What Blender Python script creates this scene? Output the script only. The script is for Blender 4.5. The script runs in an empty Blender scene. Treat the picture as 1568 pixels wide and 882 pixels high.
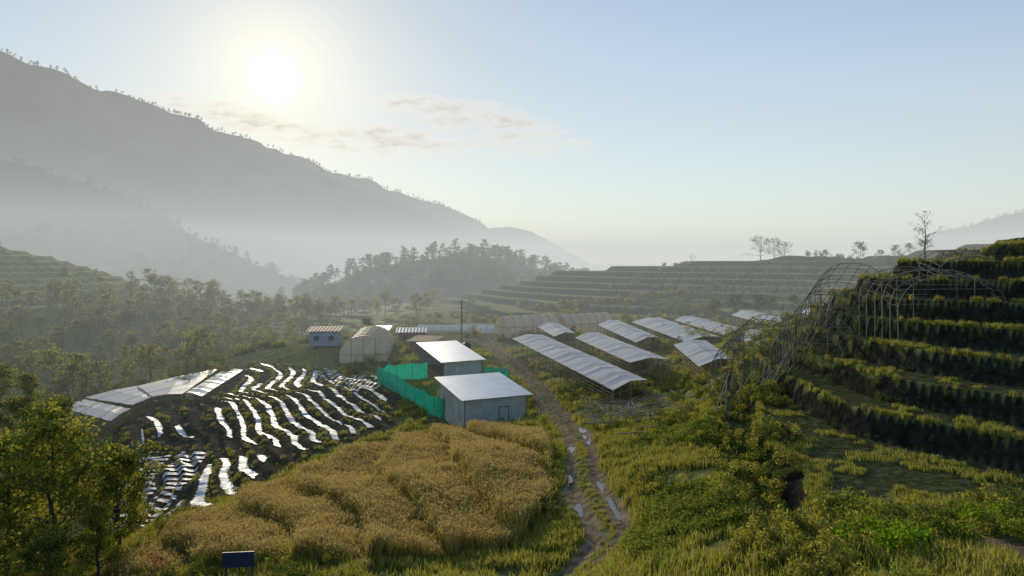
import bpy, math, random
import numpy as np
from mathutils import Vector
rng=np.random.default_rng(7); random.seed(7)
scene=bpy.context.scene
C=bpy.data.collections.new("scene"); scene.collection.children.link(C)
# ------------------------------------------------------------ helpers
def hsh(i,j,s): 
    v=np.sin(i*127.1+j*311.7+s*74.7)*43758.5453
    return v-np.floor(v)
def vn(x,y,s=0):
    xi=np.floor(x); yi=np.floor(y); fx=x-xi; fy=y-yi
    fx=fx*fx*(3-2*fx); fy=fy*fy*(3-2*fy)
    a=hsh(xi,yi,s); b=hsh(xi+1,yi,s); c=hsh(xi,yi+1,s); d=hsh(xi+1,yi+1,s)
    return (a*(1-fx)+b*fx)*(1-fy)+(c*(1-fx)+d*fx)*fy-.5
def fbm(x,y,o=4,s=0):
    r=0;a=1
    for k in range(o): r=r+a*vn(x*2**k+k*17.3,y*2**k-k*9.1,s+k); a*=.5
    return r
def ss(a,b,x):
    t=np.clip((x-a)/(b-a),0,1); return t*t*(3-2*t)
def inpoly(x,y,P):
    r=np.zeros(np.shape(x),bool); n=len(P)
    for i in range(n):
        x1,y1=P[i]; x2,y2=P[(i+1)%n]
        c=((y1>y)!=(y2>y))
        with np.errstate(divide='ignore',invalid='ignore'):
            xx=(x2-x1)*(y-y1)/((y2-y1) if y2!=y1 else 1e-9)+x1
        r^=(c&(x<xx))
    return r
def pdist(x,y,P):
    best=np.full(np.shape(x),1e9)
    for i in range(len(P)-1):
        ax,ay=P[i][:2]; bx,by=P[i+1][:2]; dx,dy=bx-ax,by-ay
        t=np.clip(((x-ax)*dx+(y-ay)*dy)/(dx*dx+dy*dy),0,1)
        best=np.minimum(best,np.hypot(x-ax-t*dx,y-ay-t*dy))
    return best
class MB:
    def __init__(s): s.v=[];s.f=[];s.m=[]
    def add(s,vs,fs,m=0):
        o=len(s.v); s.v.extend([tuple(p) for p in vs]); s.f.extend([tuple(i+o for i in f) for f in fs]); s.m.extend([m]*len(fs))
    def tube(s,pts,rad,n=5,m=0):
        pts=[Vector(p) for p in pts]; vs=[];fs=[]
        if not hasattr(rad,'__len__'): rad=[rad]*len(pts)
        for k,p in enumerate(pts):
            d=(pts[min(k+1,len(pts)-1)]-pts[max(k-1,0)]).normalized()
            a=d.orthogonal().normalized(); b=d.cross(a)
            for j in range(n):
                t=2*math.pi*j/n; vs.append(p+(a*math.cos(t)+b*math.sin(t))*rad[k])
        for k in range(len(pts)-1):
            for j in range(n):
                fs.append((k*n+j,k*n+(j+1)%n,(k+1)*n+(j+1)%n,(k+1)*n+j))
        fs.append(tuple(range(n))[::-1]); fs.append(tuple(range((len(pts)-1)*n,len(pts)*n)))
        s.add(vs,fs,m)
    def prism(s,base,z0,z1,m=0):
        n=len(base); vs=[(x,y,z0) for x,y in base]+[(x,y,z1) for x,y in base]
        fs=[(i,(i+1)%n,n+(i+1)%n,n+i) for i in range(n)]+[tuple(range(n))[::-1],tuple(range(n,2*n))]
        s.add(vs,fs,m)
    def box(s,c,d,m=0,rot=0):
        cx,cy,cz=c; dx,dy,dz=[k/2 for k in d]; ca,sa=math.cos(rot),math.sin(rot)
        b=[(cx+u*ca-v*sa,cy+u*sa+v*ca) for u,v in((-dx,-dy),(dx,-dy),(dx,dy),(-dx,dy))]
        s.prism(b,cz-dz,cz+dz,m)
    def grid(s,G,m=0):
        a,b=len(G),len(G[0]); vs=[p for r in G for p in r]
        fs=[(i*b+j,i*b+j+1,(i+1)*b+j+1,(i+1)*b+j) for i in range(a-1) for j in range(b-1)]
        s.add(vs,fs,m)
    def quads(s,V,m):
        o=len(s.v); s.v.extend(map(tuple,V.tolist())); n=len(V)//4
        q=(np.arange(n*4).reshape(n,4)+o).tolist(); s.f.extend(map(tuple,q)); s.m.extend([m]*n if np.isscalar(m) else list(m))
    def obj(s,name,mats,coll=C,smooth=False,parent=None):
        me=bpy.data.meshes.new(name); me.from_pydata(s.v,[],s.f)
        for k in mats: me.materials.append(k)
        me.polygons.foreach_set('material_index',s.m)
        if smooth: me.polygons.foreach_set('use_smooth',[True]*len(s.f))
        me.update(); o=bpy.data.objects.new(name,me); coll.objects.link(o)
        if parent: o.parent=parent
        return o
def empty(name):
    o=bpy.data.objects.new(name,None); C.objects.link(o); return o
# ------------------------------------------------------------ materials
def nt(name):
    m=bpy.data.materials.new(name); m.use_nodes=True; t=m.node_tree; t.nodes.clear(); return m,t
def N(t,k,**kw):
    n=t.nodes.new(k)
    for a,b in kw.items():
        if a.startswith('i_'): n.inputs[int(a[2:])].default_value=b
        else: setattr(n,a,b)
    return n
def c4(c): return (c[0],c[1],c[2],1)
def pmat(name,c1,c2=None,scale=3,rough=.8,metal=0,bump=0,detail=5,spec=.3,lo=.35,hi=.65,transl=0):
    m,t=nt(name); L=t.links.new; c2=c2 or tuple(k*.75 for k in c1)
    tc=N(t,'ShaderNodeNewGeometry'); no=N(t,'ShaderNodeTexNoise'); no.inputs['Scale'].default_value=scale; no.inputs['Detail'].default_value=detail
    L(tc.outputs['Position'],no.inputs['Vector'])
    r=N(t,'ShaderNodeValToRGB'); r.color_ramp.elements[0].position=lo; r.color_ramp.elements[1].position=hi
    r.color_ramp.elements[0].color=c4(c1); r.color_ramp.elements[1].color=c4(c2); L(no.outputs['Fac'],r.inputs[0])
    b=N(t,'ShaderNodeBsdfPrincipled'); L(r.outputs[0],b.inputs['Base Color']); b.inputs['Roughness'].default_value=rough
    b.inputs['Metallic'].default_value=metal; b.inputs['Specular IOR Level'].default_value=spec
    if bump:
        bp=N(t,'ShaderNodeBump'); bp.inputs['Strength'].default_value=bump; bp.inputs['Distance'].default_value=.1; L(no.outputs['Fac'],bp.inputs['Height']); L(bp.outputs[0],b.inputs['Normal'])
    o=N(t,'ShaderNodeOutputMaterial')
    if transl:
        tr=N(t,'ShaderNodeBsdfTranslucent'); L(r.outputs[0],tr.inputs[0]); mx=N(t,'ShaderNodeMixShader',i_0=transl)
        L(b.outputs[0],mx.inputs[1]); L(tr.outputs[0],mx.inputs[2]); L(mx.outputs[0],o.inputs[0])
    else: L(b.outputs[0],o.inputs[0])
    return m
def leafmat(name,c1,c2,transl=.45,gain=1.5):
    m,t=nt(name); L=t.links.new
    oi=N(t,'ShaderNodeObjectInfo'); g=N(t,'ShaderNodeNewGeometry'); no=N(t,'ShaderNodeTexNoise'); no.inputs['Scale'].default_value=.3; no.inputs['Detail'].default_value=1; L(g.outputs['Position'],no.inputs['Vector'])
    a=N(t,'ShaderNodeMath',operation='ADD'); L(oi.outputs['Random'],a.inputs[0]); L(no.outputs['Fac'],a.inputs[1])
    ml=N(t,'ShaderNodeMath',operation='MULTIPLY',i_1=.5); L(a.outputs[0],ml.inputs[0])
    r=N(t,'ShaderNodeValToRGB'); r.color_ramp.elements[0].position=.2; r.color_ramp.elements[1].position=.8
    r.color_ramp.elements[0].color=c4(c1); r.color_ramp.elements[1].color=c4(c2); L(ml.outputs[0],r.inputs[0])
    d=N(t,'ShaderNodeBsdfDiffuse'); L(r.outputs[0],d.inputs['Color'])
    hs=N(t,'ShaderNodeHueSaturation'); hs.inputs['Saturation'].default_value=1.08; hs.inputs['Value'].default_value=gain; L(r.outputs[0],hs.inputs['Color'])
    tr=N(t,'ShaderNodeBsdfTranslucent'); L(hs.outputs[0],tr.inputs[0])
    mx=N(t,'ShaderNodeMixShader',i_0=transl); L(d.outputs[0],mx.inputs[1]); L(tr.outputs[0],mx.inputs[2])
    o=N(t,'ShaderNodeOutputMaterial'); L(mx.outputs[0],o.inputs[0]); return m
M_bark=pmat('bark',(.11,.09,.07),(.06,.05,.04),8,.9)
M_lf1=leafmat('leaf_light',(.21,.21,.04),(.31,.275,.06),.5,1.9)
M_lf2=leafmat('leaf_dark',(.09,.12,.035),(.14,.15,.04),.4,1.6)
M_lf3=leafmat('leaf_far',(.07,.095,.04),(.14,.145,.05),.35)
M_lfred=leafmat('leaf_red',(.26,.13,.07),(.28,.16,.075))
M_gr1=leafmat('grass_green',(.19,.225,.035),(.36,.32,.07),.5,1.7)
M_gr2=leafmat('grass_dry',(.42,.34,.12),(.28,.26,.08),.45,1.6)
M_wd=leafmat('weed_green',(.13,.17,.03),(.21,.22,.045),.5,1.7)
M_wdb=leafmat('weed_bright',(.14,.24,.025),(.21,.29,.035),.5,1.7)
M_mil=leafmat('millet_leaf',(.42,.35,.10),(.56,.43,.14),.5,1.5)
M_milh=leafmat('millet_head',(.60,.44,.17),(.44,.34,.13),.35)
M_white=pmat('mulch_plastic',(.76,.76,.74),(.56,.56,.55),1.2,.52,spec=.4,bump=.35)
M_net=pmat('greenhouse_film',(.88,.84,.78),(.80,.76,.71),.5,.36,transl=.3,spec=.8)
M_filmy=pmat('old_film',(.86,.76,.58),(.76,.66,.49),.6,.5,transl=.5)
M_bam=pmat('bamboo',(.36,.30,.20),(.22,.18,.11),6,.6)
M_bamd=pmat('weathered_bamboo',(.26,.23,.16),(.15,.12,.09),6,.7)
M_metal=pmat('tin_sheet',(.60,.57,.49),(.47,.44,.38),.8,.5,metal=.05)
M_roof=pmat('zinc_roof',(.72,.76,.82),(.62,.66,.72),.7,.36,metal=.2,spec=.6)
M_green=pmat('green_net',(.015,.52,.33),(.015,.42,.27),2,.6,transl=.5)
M_dark=pmat('dark_interior',(.05,.045,.04),None,3,.9)
M_blue=pmat('blue_board',(.02,.03,.07),(.03,.045,.09),3,.5)
M_tarp=pmat('blue_tarp',(.03,.12,.5),None,3,.5)
M_brick=pmat('brick',(.30,.14,.09),(.24,.11,.07),4,.9)
M_rust=pmat('rust_roof',(.45,.28,.14),(.33,.22,.13),2,.7)
M_tank=pmat('tank_plastic',(.02,.02,.02),None,3,.4)
M_bluegrey=pmat('bluegrey_tin',(.25,.30,.36),(.2,.24,.29),1,.5)
M_concrete=pmat('concrete',(.4,.39,.36),(.3,.29,.27),2,.9)
# ------------------------------------------------------------ terrain
CP=[(3.6,35,-14.9),(-9.3,37,-15.4),(-19.8,42,-17.8),(-29.2,45,-19.9),(7.5,27,-11.5),(10.9,24,-10.2),(15.9,23,-9.8),
(0,10,-8),(0,2,-2.4),(0,-10,-1.5),(0,18,-11.6),(-10,10,-9.5),(10,10,-7.5),(15,12,-8),(-20,0,-8),(20,0,-5),(-12,28,-14),(-25,25,-17),(-45,30,-22),
(-6.8,74,-17.6),(-13.6,66,-17.5),(-18.7,55,-17.5),(-21.4,50,-18.1),(-3.4,46,-15.4),(2.6,44,-14.8),(3.3,57,-15.1),(-7.3,45,-15.9),
(5,38.5,-14.6),(4.7,43.5,-14.6),(4.8,49,-14.8),(5.4,58,-15.4),(5.8,68,-15.6),(5,80,-15.9),(3.1,98,-16.4),(.6,116,-16.4),(-2.2,132,-16.3),
(-5,78,-17.7),(1.6,81.3,-17.7),(-8.2,86,-17.6),(-9.6,105,-16.9),(-14.8,118,-16.9),(-18.5,101,-17.0),(-11.4,90,-17.2),
(-16.3,95,-17.6),(-15.4,78,-17.9),(-29.5,110,-18.5),(-44.6,125,-18.8),(-21.9,72,-18.4),(-40.6,95,-20.1),(-45.8,92,-21.1),(-38.5,76,-22.8),(-27.6,62,-21.9),(-25.6,70,-19.8),(-29.4,60,-22.4),
(-53,95,-22),(-61.6,102,-22.5),(-34.7,62,-24),(-52,75,-25.5),(-76,110,-25),(-50,50,-25),
(-33.9,135,-15.7),(-24,122,-17.2),(-20.3,140,-16.1),(-48,150,-17.2),(-12.6,170,-16.5),(-29,230,-16.3),(-51,260,-18.4),(-16,280,-16),(-42,330,-17.5),(-64,240,-19),(-91,300,-23),
(-71,200,-23),(-72.7,170,-24),(-153,400,-32),
(-159,230,4),(-145,240,0),(-124,240,-6.8),(-138.5,200,-8),(-115,190,-13),(-93,180,-18.5),(-104,150,-21),(-87.6,145,-22.5),(-98,230,-18),(-72,140,-22),(-86.6,125,-24),(-230,250,16),(-200,330,-5),(-140,330,-25),(-160,150,-10),
(14.9,78,-16.2),(4,125,-14.6),(12.3,95,-15.1),(23.8,88,-14.8),(23.9,125,-14.4),(15.4,150,-14.6),(40.5,145,-14.1),(51,140,-12.4),(27.9,190,-14.3),(47.5,210,-14.0),(12,210,-14.8),(78,190,-11.7),(17,70,-14.8),
(-9,300,-10.6),(17,290,-3.8),(41,280,-2),(63,260,0),(92,250,1.8),(115.8,240,0),(147,250,4.4),(166,240,7.4),(20,360,-15),(60,340,-12),(100,330,-10),(170,340,0),
(44.8,235,-8.3),(71,220,-7.8),(92,210,-5.6),(8,250,-13),
(13.4,45,-11.9),(12.4,62,-13.9),(21.7,62,-11),(26.8,68,-7.2),(30.3,72,-4.1),(34.2,75,-2),(40.8,75,.1),(45.5,72,1),(48.5,70,1.7),
(29.9,55,-5.8),(34.6,50,-5.3),(24.5,45,-9.5),(28.4,41,-8.7),(23.7,52,-9.2),(16.5,40,-11.4),(20.6,35,-11.6),(22.2,32,-11.2),
(55,95,0),(67,120,1.2),(85,120,3),(45,110,-9),(100,80,6),(64,66,2.4),(60,40,-5),(60,20,-8),
(10,36,-11.4),(7.6,40,-12.9),(5.9,31,-12.5),(14.6,32,-11.1),(18.7,27,-10.3),(7.9,54,-14.3)]
CP=np.array(CP,float); cc=6.0
def ker(r2): return np.sqrt(r2+cc*cc)
_n=len(CP); D2=((CP[:,None,:2]-CP[None,:,:2])**2).sum(-1)
A=np.zeros((_n+1,_n+1)); A[:_n,:_n]=ker(D2)-np.eye(_n)*1.5; A[:_n,_n]=1; A[_n,:_n]=1
sol=np.linalg.solve(A,np.append(CP[:,2],0))
def rbf(x,y):
    sh=np.shape(x); x=np.ravel(x); y=np.ravel(y); r=np.full(x.shape,sol[_n])
    for k in range(_n): r+=sol[k]*np.sqrt((x-CP[k,0])**2+(y-CP[k,1])**2+cc*cc)
    return r.reshape(sh)
ROAD=[(0.5,32.5),(3.4,35.5),(5.2,39),(5.1,43.5),(4.8,49),(5.4,58),(5.8,68),(5.0,80),(3.1,98),(.6,116),(-2.2,132),(-6,150)]
MUL=[(-46,130),(-30,120),(-14,100),(-13,78),(-19,68),(-24,58),(-32,58),(-44,74),(-52,98)]
A1=[(-45,129),(-32,119),(-16.3,98),(-14.5,80),(-20,70.5),(-33,85),(-41,104)]
A2=[(-31,77),(-23.5,71),(-22.5,60),(-29.5,59.5)]
B1=[(-42,84),(-32.3,80),(-30.3,62),(-38,65)]
B2=[(-32,119),(-25,119),(-16,99),(-21,96)]
B3=[(-50,99),(-38,96),(-33,86),(-42,84)]
FIELD=[(-24,43),(-21,50),(-15,64),(-9,72.5),(0,73.5),(2.3,66),(2.8,55),(2.2,46),(0.2,41),(-4,38.8),(-9,38),(-18,40)]
def qA(x,y): return (-.875*(x+15.4)-.484*(y-78)+fbm(x/18,y/18,2,77)*6+fbm(x/5,y/5,2,78)*.45)/2.05
def qF(x,y): return (x*.90+y*.30+fbm(x/14,y/14,2,7)*5.0)/4.6
def sm(x,y):
    z=rbf(x,y)+fbm(x/14,y/14,3,3)*.9
    R=np.maximum(np.abs(x)/.85,np.abs(y)); w=ss(300,400,R)
    return z*(1-w)+(-42)*w
def terr(s,d,r0=.68,tilt=.12):
    f=s/d; i=np.floor(f); r=f-i
    return d*(i+tilt*r+(1-tilt)*ss(r0,.99,r)),r
def zones(x,y,s):
    wr=ss(11,14,x-.08*(y-45))*ss(-12.6,-11.8,s)*(1-ss(135,150,y))*ss(31,36,y)
    wm=ss(165,185,y)*ss(-40,-15,x)*(1-ss(300,340,y))
    wl=(1-ss(-110,-85,x))*ss(120,150,y)*(1-ss(290,330,y))
    wu=inpoly(x,y,MUL).astype(float)
    we=ss(165,185,y)*(1-ss(-40,-15,x))*ss(-85,-70,x)*(1-ss(300,340,y))
    return wr,wm,wl,wu,we
def Hh(x,y,full=False):
    x=np.asarray(x,float); y=np.asarray(y,float)
    s=sm(x,y); wr,wm,wl,wu,we=zones(x,y,s)
    z=s.copy(); rr=np.full(s.shape,.3)
    for w,d,r0,tl in((wr,1.6,.86,.02),(wm,1.9,.7,.10),(wl,1.7,.7,.12),(we,.7,.7,.1)):
        T,r=terr(s,d,r0,tl); z=z*(1-w)+T*w; rr=np.where(w>.5,r,rr)
    q=qA(x,y); r=q-np.floor(q); z=z+wu*.55*(r-ss(.72,.97,r)); rr=np.where(wu>.5,r,rr)
    fi=inpoly(x,y,FIELD); q=qF(x,y); r=q-np.floor(q); z=z+fi*.95*(ss(0,.12,r)*(1-r)-.4)
    dr=pdist(x,y,ROAD); near=1-ss(1.6,3.2,dr)
    z=z+near*(-.15)-.18*np.exp(-((dr-.85)/.28)**2)
    near2=(1-ss(110,200,np.maximum(np.abs(x),y)))*(1-.75*wr)
    z=z+fbm(x/1.7,y/1.7,3,11)*.28*near2*(1-near*.8)
    if full: return z,s,rr,dr,(wr,wm,wl,wu,we)
    return z
def h1(x,y): return float(Hh(np.array([x]),np.array([y]))[0])
def grow(start,step,lim,g,smax=1e9):
    out=[];v=start;st=step
    while v<lim: st=min(st*g,smax); v+=st; out.append(v)
    return out
xs=list(np.arange(-56,10,.4))+list(np.arange(10,56.01,.3)); p=grow(xs[-1],.4,200,1.05,1.6); p+=grow(p[-1],1.6,7000,1.13)
pl_=grow(56,.4,200,1.05,1.6); pl_+=grow(pl_[-1],1.6,7000,1.13)
xs=sorted([-v for v in pl_]+xs+p)
ys=list(np.arange(16,30,.34))+list(np.arange(30,80,.26))+list(np.arange(80,136,.34)); q=grow(ys[-1],.34,345,1.03,1.3); q+=grow(q[-1],1.35,9500,1.1)
lo=grow(-16,.4,400,1.2); ys=sorted([-v for v in lo]+ys+q)
X,Y=np.meshgrid(np.array(xs),np.array(ys)); Z,S,RR,DR,W=Hh(X,Y,True)
ny,nx=X.shape
V=np.stack([X,Y,Z],-1).reshape(-1,3)
idx=np.arange(nx*ny).reshape(ny,nx); F=np.stack([idx[:-1,:-1],idx[:-1,1:],idx[1:,1:],idx[1:,:-1]],-1).reshape(-1,4)
me=bpy.data.meshes.new('ground'); me.from_pydata(V.tolist(),[],F.tolist())
me.polygons.foreach_set('use_smooth',[True]*len(F))
col=np.zeros((ny,nx,3))
n1=fbm(X/9,Y/9,4,21)[...,None]
col[:]=np.array((.16,.16,.055)); col+=n1*np.array((.09,.07,.025))
def blend(mask,c): 
    global col; mk=np.clip(mask,0,1)[...,None]; col=col*(1-mk)+np.array(c)*mk
wr,wm,wl,wu,we=W
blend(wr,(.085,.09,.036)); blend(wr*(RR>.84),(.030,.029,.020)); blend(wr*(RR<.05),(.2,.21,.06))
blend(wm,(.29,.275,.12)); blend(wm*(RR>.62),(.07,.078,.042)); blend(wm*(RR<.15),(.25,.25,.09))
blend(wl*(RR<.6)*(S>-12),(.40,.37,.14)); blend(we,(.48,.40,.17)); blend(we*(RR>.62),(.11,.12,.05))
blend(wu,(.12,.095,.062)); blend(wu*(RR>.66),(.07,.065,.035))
blend(inpoly(X,Y,FIELD),(.16,.135,.06)); 
yard=inpoly(X,Y,[(-18.5,101),(-11.4,90),(-6,83),(-4,92),(-9,104),(-12,107)]); blend(yard,(.12,.20,.045))
blend((1-ss(1.0,1.8,DR+fbm(X,Y,3,5)*.6))*.95,(.33,.235,.155)); blend(np.exp(-((DR-.85)/.3)**2)*.6,(.20,.14,.095)); blend((np.exp(-(DR/.38)**2))*.85,(.16,.17,.06))
compound=inpoly(X,Y,[(-40,142),(-8,150),(3,118),(6,84),(20,74),(26,86),(60,130),(40,165),(-5,160)]); blend(compound*(.35+.9*fbm(X/4,Y/4,3,8)),(.33,.265,.16))
PATHR=[(17.5,22),(17.3,27),(16.8,31),(15.6,36)]
blend((1-ss(.4,1.1,pdist(X,Y,PATHR)+fbm(X,Y,3,6)*.5)),(.18,.12,.08))
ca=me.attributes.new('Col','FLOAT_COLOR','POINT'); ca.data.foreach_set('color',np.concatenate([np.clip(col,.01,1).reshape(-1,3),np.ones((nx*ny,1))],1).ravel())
m,t=nt('ground_mat'); L=t.links.new
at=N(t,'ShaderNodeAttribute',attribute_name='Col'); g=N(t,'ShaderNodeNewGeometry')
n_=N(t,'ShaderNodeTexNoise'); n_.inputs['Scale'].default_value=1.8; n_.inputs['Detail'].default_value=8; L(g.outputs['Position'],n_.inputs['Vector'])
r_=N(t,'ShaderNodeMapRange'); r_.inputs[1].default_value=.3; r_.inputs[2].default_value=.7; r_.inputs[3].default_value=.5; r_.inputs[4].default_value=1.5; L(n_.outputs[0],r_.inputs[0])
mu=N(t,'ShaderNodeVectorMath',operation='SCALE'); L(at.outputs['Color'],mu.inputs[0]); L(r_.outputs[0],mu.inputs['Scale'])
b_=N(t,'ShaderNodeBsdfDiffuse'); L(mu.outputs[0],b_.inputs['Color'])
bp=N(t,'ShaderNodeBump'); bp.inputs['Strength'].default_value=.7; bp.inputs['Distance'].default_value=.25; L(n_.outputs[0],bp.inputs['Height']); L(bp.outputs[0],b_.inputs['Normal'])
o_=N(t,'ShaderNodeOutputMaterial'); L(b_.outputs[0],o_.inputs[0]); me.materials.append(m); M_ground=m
go=bpy.data.objects.new('ground',me); C.objects.link(go)
# mulch rows
st=.18; gx,gy=np.meshgrid(np.arange(-52,-13,st),np.arange(57,130,st)); gz=Hh(gx,gy)
qq=qA(gx,gy); rid=np.floor(qq); gf=qq-rid
cut=vn(gx/11+rid*3.7,gy/11+rid*1.3,31); wob=vn(gx/1.5,gy/1.5,32)*.1
kA=(gf+wob>.15)&(gf-wob<.48+.1*cut)&(cut<.33); kA2=(gf>.1)&(gf+wob<.52)&(cut<.42)
yy=(gy+fbm(gx/5,gy/5,2,4)*.9+.1*gx)/1.35; kB=((yy-np.floor(yy))<.45)&((((gx+gy*.3+fbm(gx/6,gy/6,2,14)*2)/4.6)%1)>.16)
yb=(gy-.25*gx)/1.5; kB2=((yb-np.floor(yb))<.45)&((((gx+gy*.45)/4.5)%1)>.12)
inB2=inpoly(gx,gy,B2)
msk=(inpoly(gx,gy,A1)&~inB2&kA)|(inB2&kB2)|(inpoly(gx,gy,A2)&kA2)|(inpoly(gx,gy,B1)&kB)|(inpoly(gx,gy,B3)&kA&(cut<-.02))
my,mx_=gx.shape; gid=np.arange(mx_*my).reshape(my,mx_); Fm=np.stack([gid[:-1,:-1],gid[:-1,1:],gid[1:,1:],gid[1:,:-1]],-1)[msk[:-1,:-1]]
Vm=np.stack([gx,gy,gz+.14],-1).reshape(-1,3); us,inv=np.unique(Fm,return_inverse=True)
me2=bpy.data.meshes.new('plastic_mulch_rows'); me2.from_pydata(Vm[us].tolist(),[],inv.reshape(-1,4).tolist()); me2.materials.append(M_white)
me2.polygons.foreach_set('use_smooth',[True]*len(Fm)); C.objects.link(bpy.data.objects.new('plastic_mulch_rows',me2))
# ------------------------------------------------------------ far hills (lofts)
def loft(name,crest,foot,mat,nu=160,nv=60,amp=20,sc=150,back=400,prof=1.0,seed=1):
    cr=np.array(crest,float); ft=np.array(foot,float)
    def samp(P,u):
        k=np.linspace(0,1,len(P)); return np.stack([np.interp(u,k,P[:,i]) for i in range(3)],-1)
    u=np.linspace(0,1,nu); cp=samp(cr,u); fp=samp(ft,u); cp[:,2]+=fbm(u*nu/9,u*0,3,seed)*amp*.22
    v=np.linspace(0,1,nv)[:,None,None]; P=cp[None]*(1-v)+fp[None]*v
    P[...,2]=fp[None,:,2]+(cp[None,:,2]-fp[None,:,2])*(1-v[...,0])**prof
    env=np.sin(np.pi*np.clip(v[...,0],0,1))**.6
    P[...,2]+=env*amp*(fbm(P[...,0]/sc,P[...,1]/sc,5,seed)-np.abs(fbm(P[...,0]/sc*.7,P[...,1]/sc*.7,4,seed+9)))
    bk=cp.copy(); bk[:,1]+=back; bk[:,2]=-60
    P=np.concatenate([bk[None],P],0); a,b=P.shape[:2]; gi=np.arange(a*b).reshape(a,b)
    Fq=np.stack([gi[:-1,:-1],gi[1:,:-1],gi[1:,1:],gi[:-1,1:]],-1).reshape(-1,4)
    mm=bpy.data.meshes.new(name); mm.from_pydata(P.reshape(-1,3).tolist(),[],Fq.tolist()); mm.polygons.foreach_set('use_smooth',[True]*len(Fq)); mm.materials.append(mat)
    C.objects.link(bpy.data.objects.new(name,mm)); return P
M_mt=pmat('forest_slope',(.035,.05,.03),(.12,.12,.075),.012,.95,detail=12,spec=.05,lo=.4,hi=.62)
M_mt2=pmat('wooded_slope',(.05,.065,.03),(.12,.125,.06),.05,.95,detail=8,spec=.05)
MT=loft('mountain_ridge',[(-1500,1100,520),(-1130,1300,459),(-1039,1500,424),(-953,1650,401),(-849,1800,366),(-782,1950,358),(-675,2100,325),(-536,2300,274),(-318,2500,210),(-81,2700,119),(118,2900,38),(318,3100,-40)],
 [(-1500,450,40),(-1000,560,10),(-800,620,-10),(-650,700,-20),(-500,780,-40),(-400,850,-50),(-250,950,-50),(-100,1100,-50),(50,1400,-50),(150,1800,-50),(300,2300,-50),(400,2700,-50)],M_mt,260,90,95,260,600,1.1,3)
MS=loft('wooded_spur',[(-900,850,190),(-623,900,127),(-544,900,103),(-438,850,67),(-342,800,28),(-254,750,-7),(-188,700,-28),(-150,690,-45)],
 [(-700,420,10),(-520,430,0),(-430,450,-20),(-360,470,-35),(-300,500,-42),(-230,540,-45),(-180,600,-46),(-150,650,-46)],M_mt2,160,50,22,80,300,1.0,5)
MH=loft('wooded_hill',[(-180,500,-40),(-126,470,-18),(-91,460,-5),(-65,450,0),(-33,450,4),(-10,470,2),(20,500,-5),(60,520,-16),(120,540,-40)],
 [(-160,400,-42),(-110,370,-30),(-80,360,-24),(-55,355,-20),(-30,350,-19),(-5,350,-18),(25,370,-20),(65,400,-30),(120,450,-42)],M_mt2,140,40,5,30,150,1.0,7)
loft('distant_ridge',[(-700,4000,350),(-300,4000,130),(-120,4000,175),(-14,4000,187),(110,4000,160),(233,4000,95),(427,4000,-20),(600,4000,-60)],
 [(-700,3200,-60),(-300,3200,-60),(-120,3200,-60),(-14,3200,-60),(110,3200,-60),(233,3200,-60),(427,3300,-60),(600,3400,-60)],M_mt,120,20,30,200,500,1,9)
FR=loft('far_mountain',[(680,1550,-30),(816,1550,24),(898,1550,66),(980,1550,80),(1073,1550,106),(1254,1550,145),(1600,1550,200)],
 [(650,1050,-60),(740,1050,-60),(800,1050,-60),(860,1050,-60),(920,1050,-60),(1100,1050,-60),(1400,1050,-60)],M_mt,120,30,22,150,500,1,13)
# ------------------------------------------------------------ plant prototypes
PC={}
def pcoll(n):
    c=bpy.data.collections.new('proto_'+n); PC[n]=c; return c
def leafq(cen,l,w,r,up=0):
    n=len(cen); a=r.normal(size=(n,3)); a[:,2]+=up; a/=np.linalg.norm(a,axis=1)[:,None]
    b=np.cross(a,r.normal(size=(n,3))); b/=np.linalg.norm(b,axis=1)[:,None]
    sc=r.uniform(.7,1.3,(n,1)); a=a*l*sc; b=b*w*sc
    return np.stack([cen-a,cen+b,cen+a,cen-b],1).reshape(-1,3)
def blades(mb,n,h,spread,w,r,m,lean=.35):
    for _ in range(n):
        an=r.uniform(0,6.283); d=r.uniform(0,spread); x,y=d*math.cos(an),d*math.sin(an)
        hh=h*r.uniform(.55,1.1); la=r.uniform(0,6.283); le=lean*hh*r.uniform(.2,1.3); dx,dy=math.cos(la)*le,math.sin(la)*le
        fa=r.uniform(0,6.283); wx,wy=math.cos(fa)*w,math.sin(fa)*w
        mb.add([(x-wx,y-wy,-.1),(x+wx,y+wy,-.1),(x+dx*.35+wx*.8,y+dy*.35+wy*.8,hh*.6),(x+dx*.35-wx*.8,y+dy*.35-wy*.8,hh*.6),(x+dx,y+dy,hh)],[(0,1,2,3),(3,2,4)],m)
def grass(cn,k,n,h,spread,w,mats,seed,mw=(.7,.3)):
    c=pcoll(cn)
    for i in range(k):
        r=np.random.default_rng(seed+i); mb=MB()
        blades(mb,int(n*mw[0]),h,spread,w,r,0); blades(mb,int(n*mw[1]),h*1.1,spread,w,r,1)
        mb.obj('%s_clump_%d'%(cn,i),mats,c)
grass('grass',3,34,.42,.42,.022,[M_gr1,M_gr2],10)
grass('tallgrass',3,46,.85,.55,.03,[M_gr2,M_gr1],20,(.5,.5))
grass('dryfield',2,30,.5,.6,.035,[M_gr2,M_gr1],24,(.6,.4))
c=pcoll('millet')
for i in range(4):
    r=np.random.default_rng(40+i); mb=MB(); blades(mb,32,1.15,.40,.028,r,0,.45)
    hd=np.stack([r.normal(0,.25,26),r.normal(0,.25,26),r.uniform(.95,1.35,26)],-1); mb.quads(leafq(hd,.10,.03,r,1.5),1); mb.obj('millet_%d'%i,[M_mil,M_milh],c)
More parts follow.
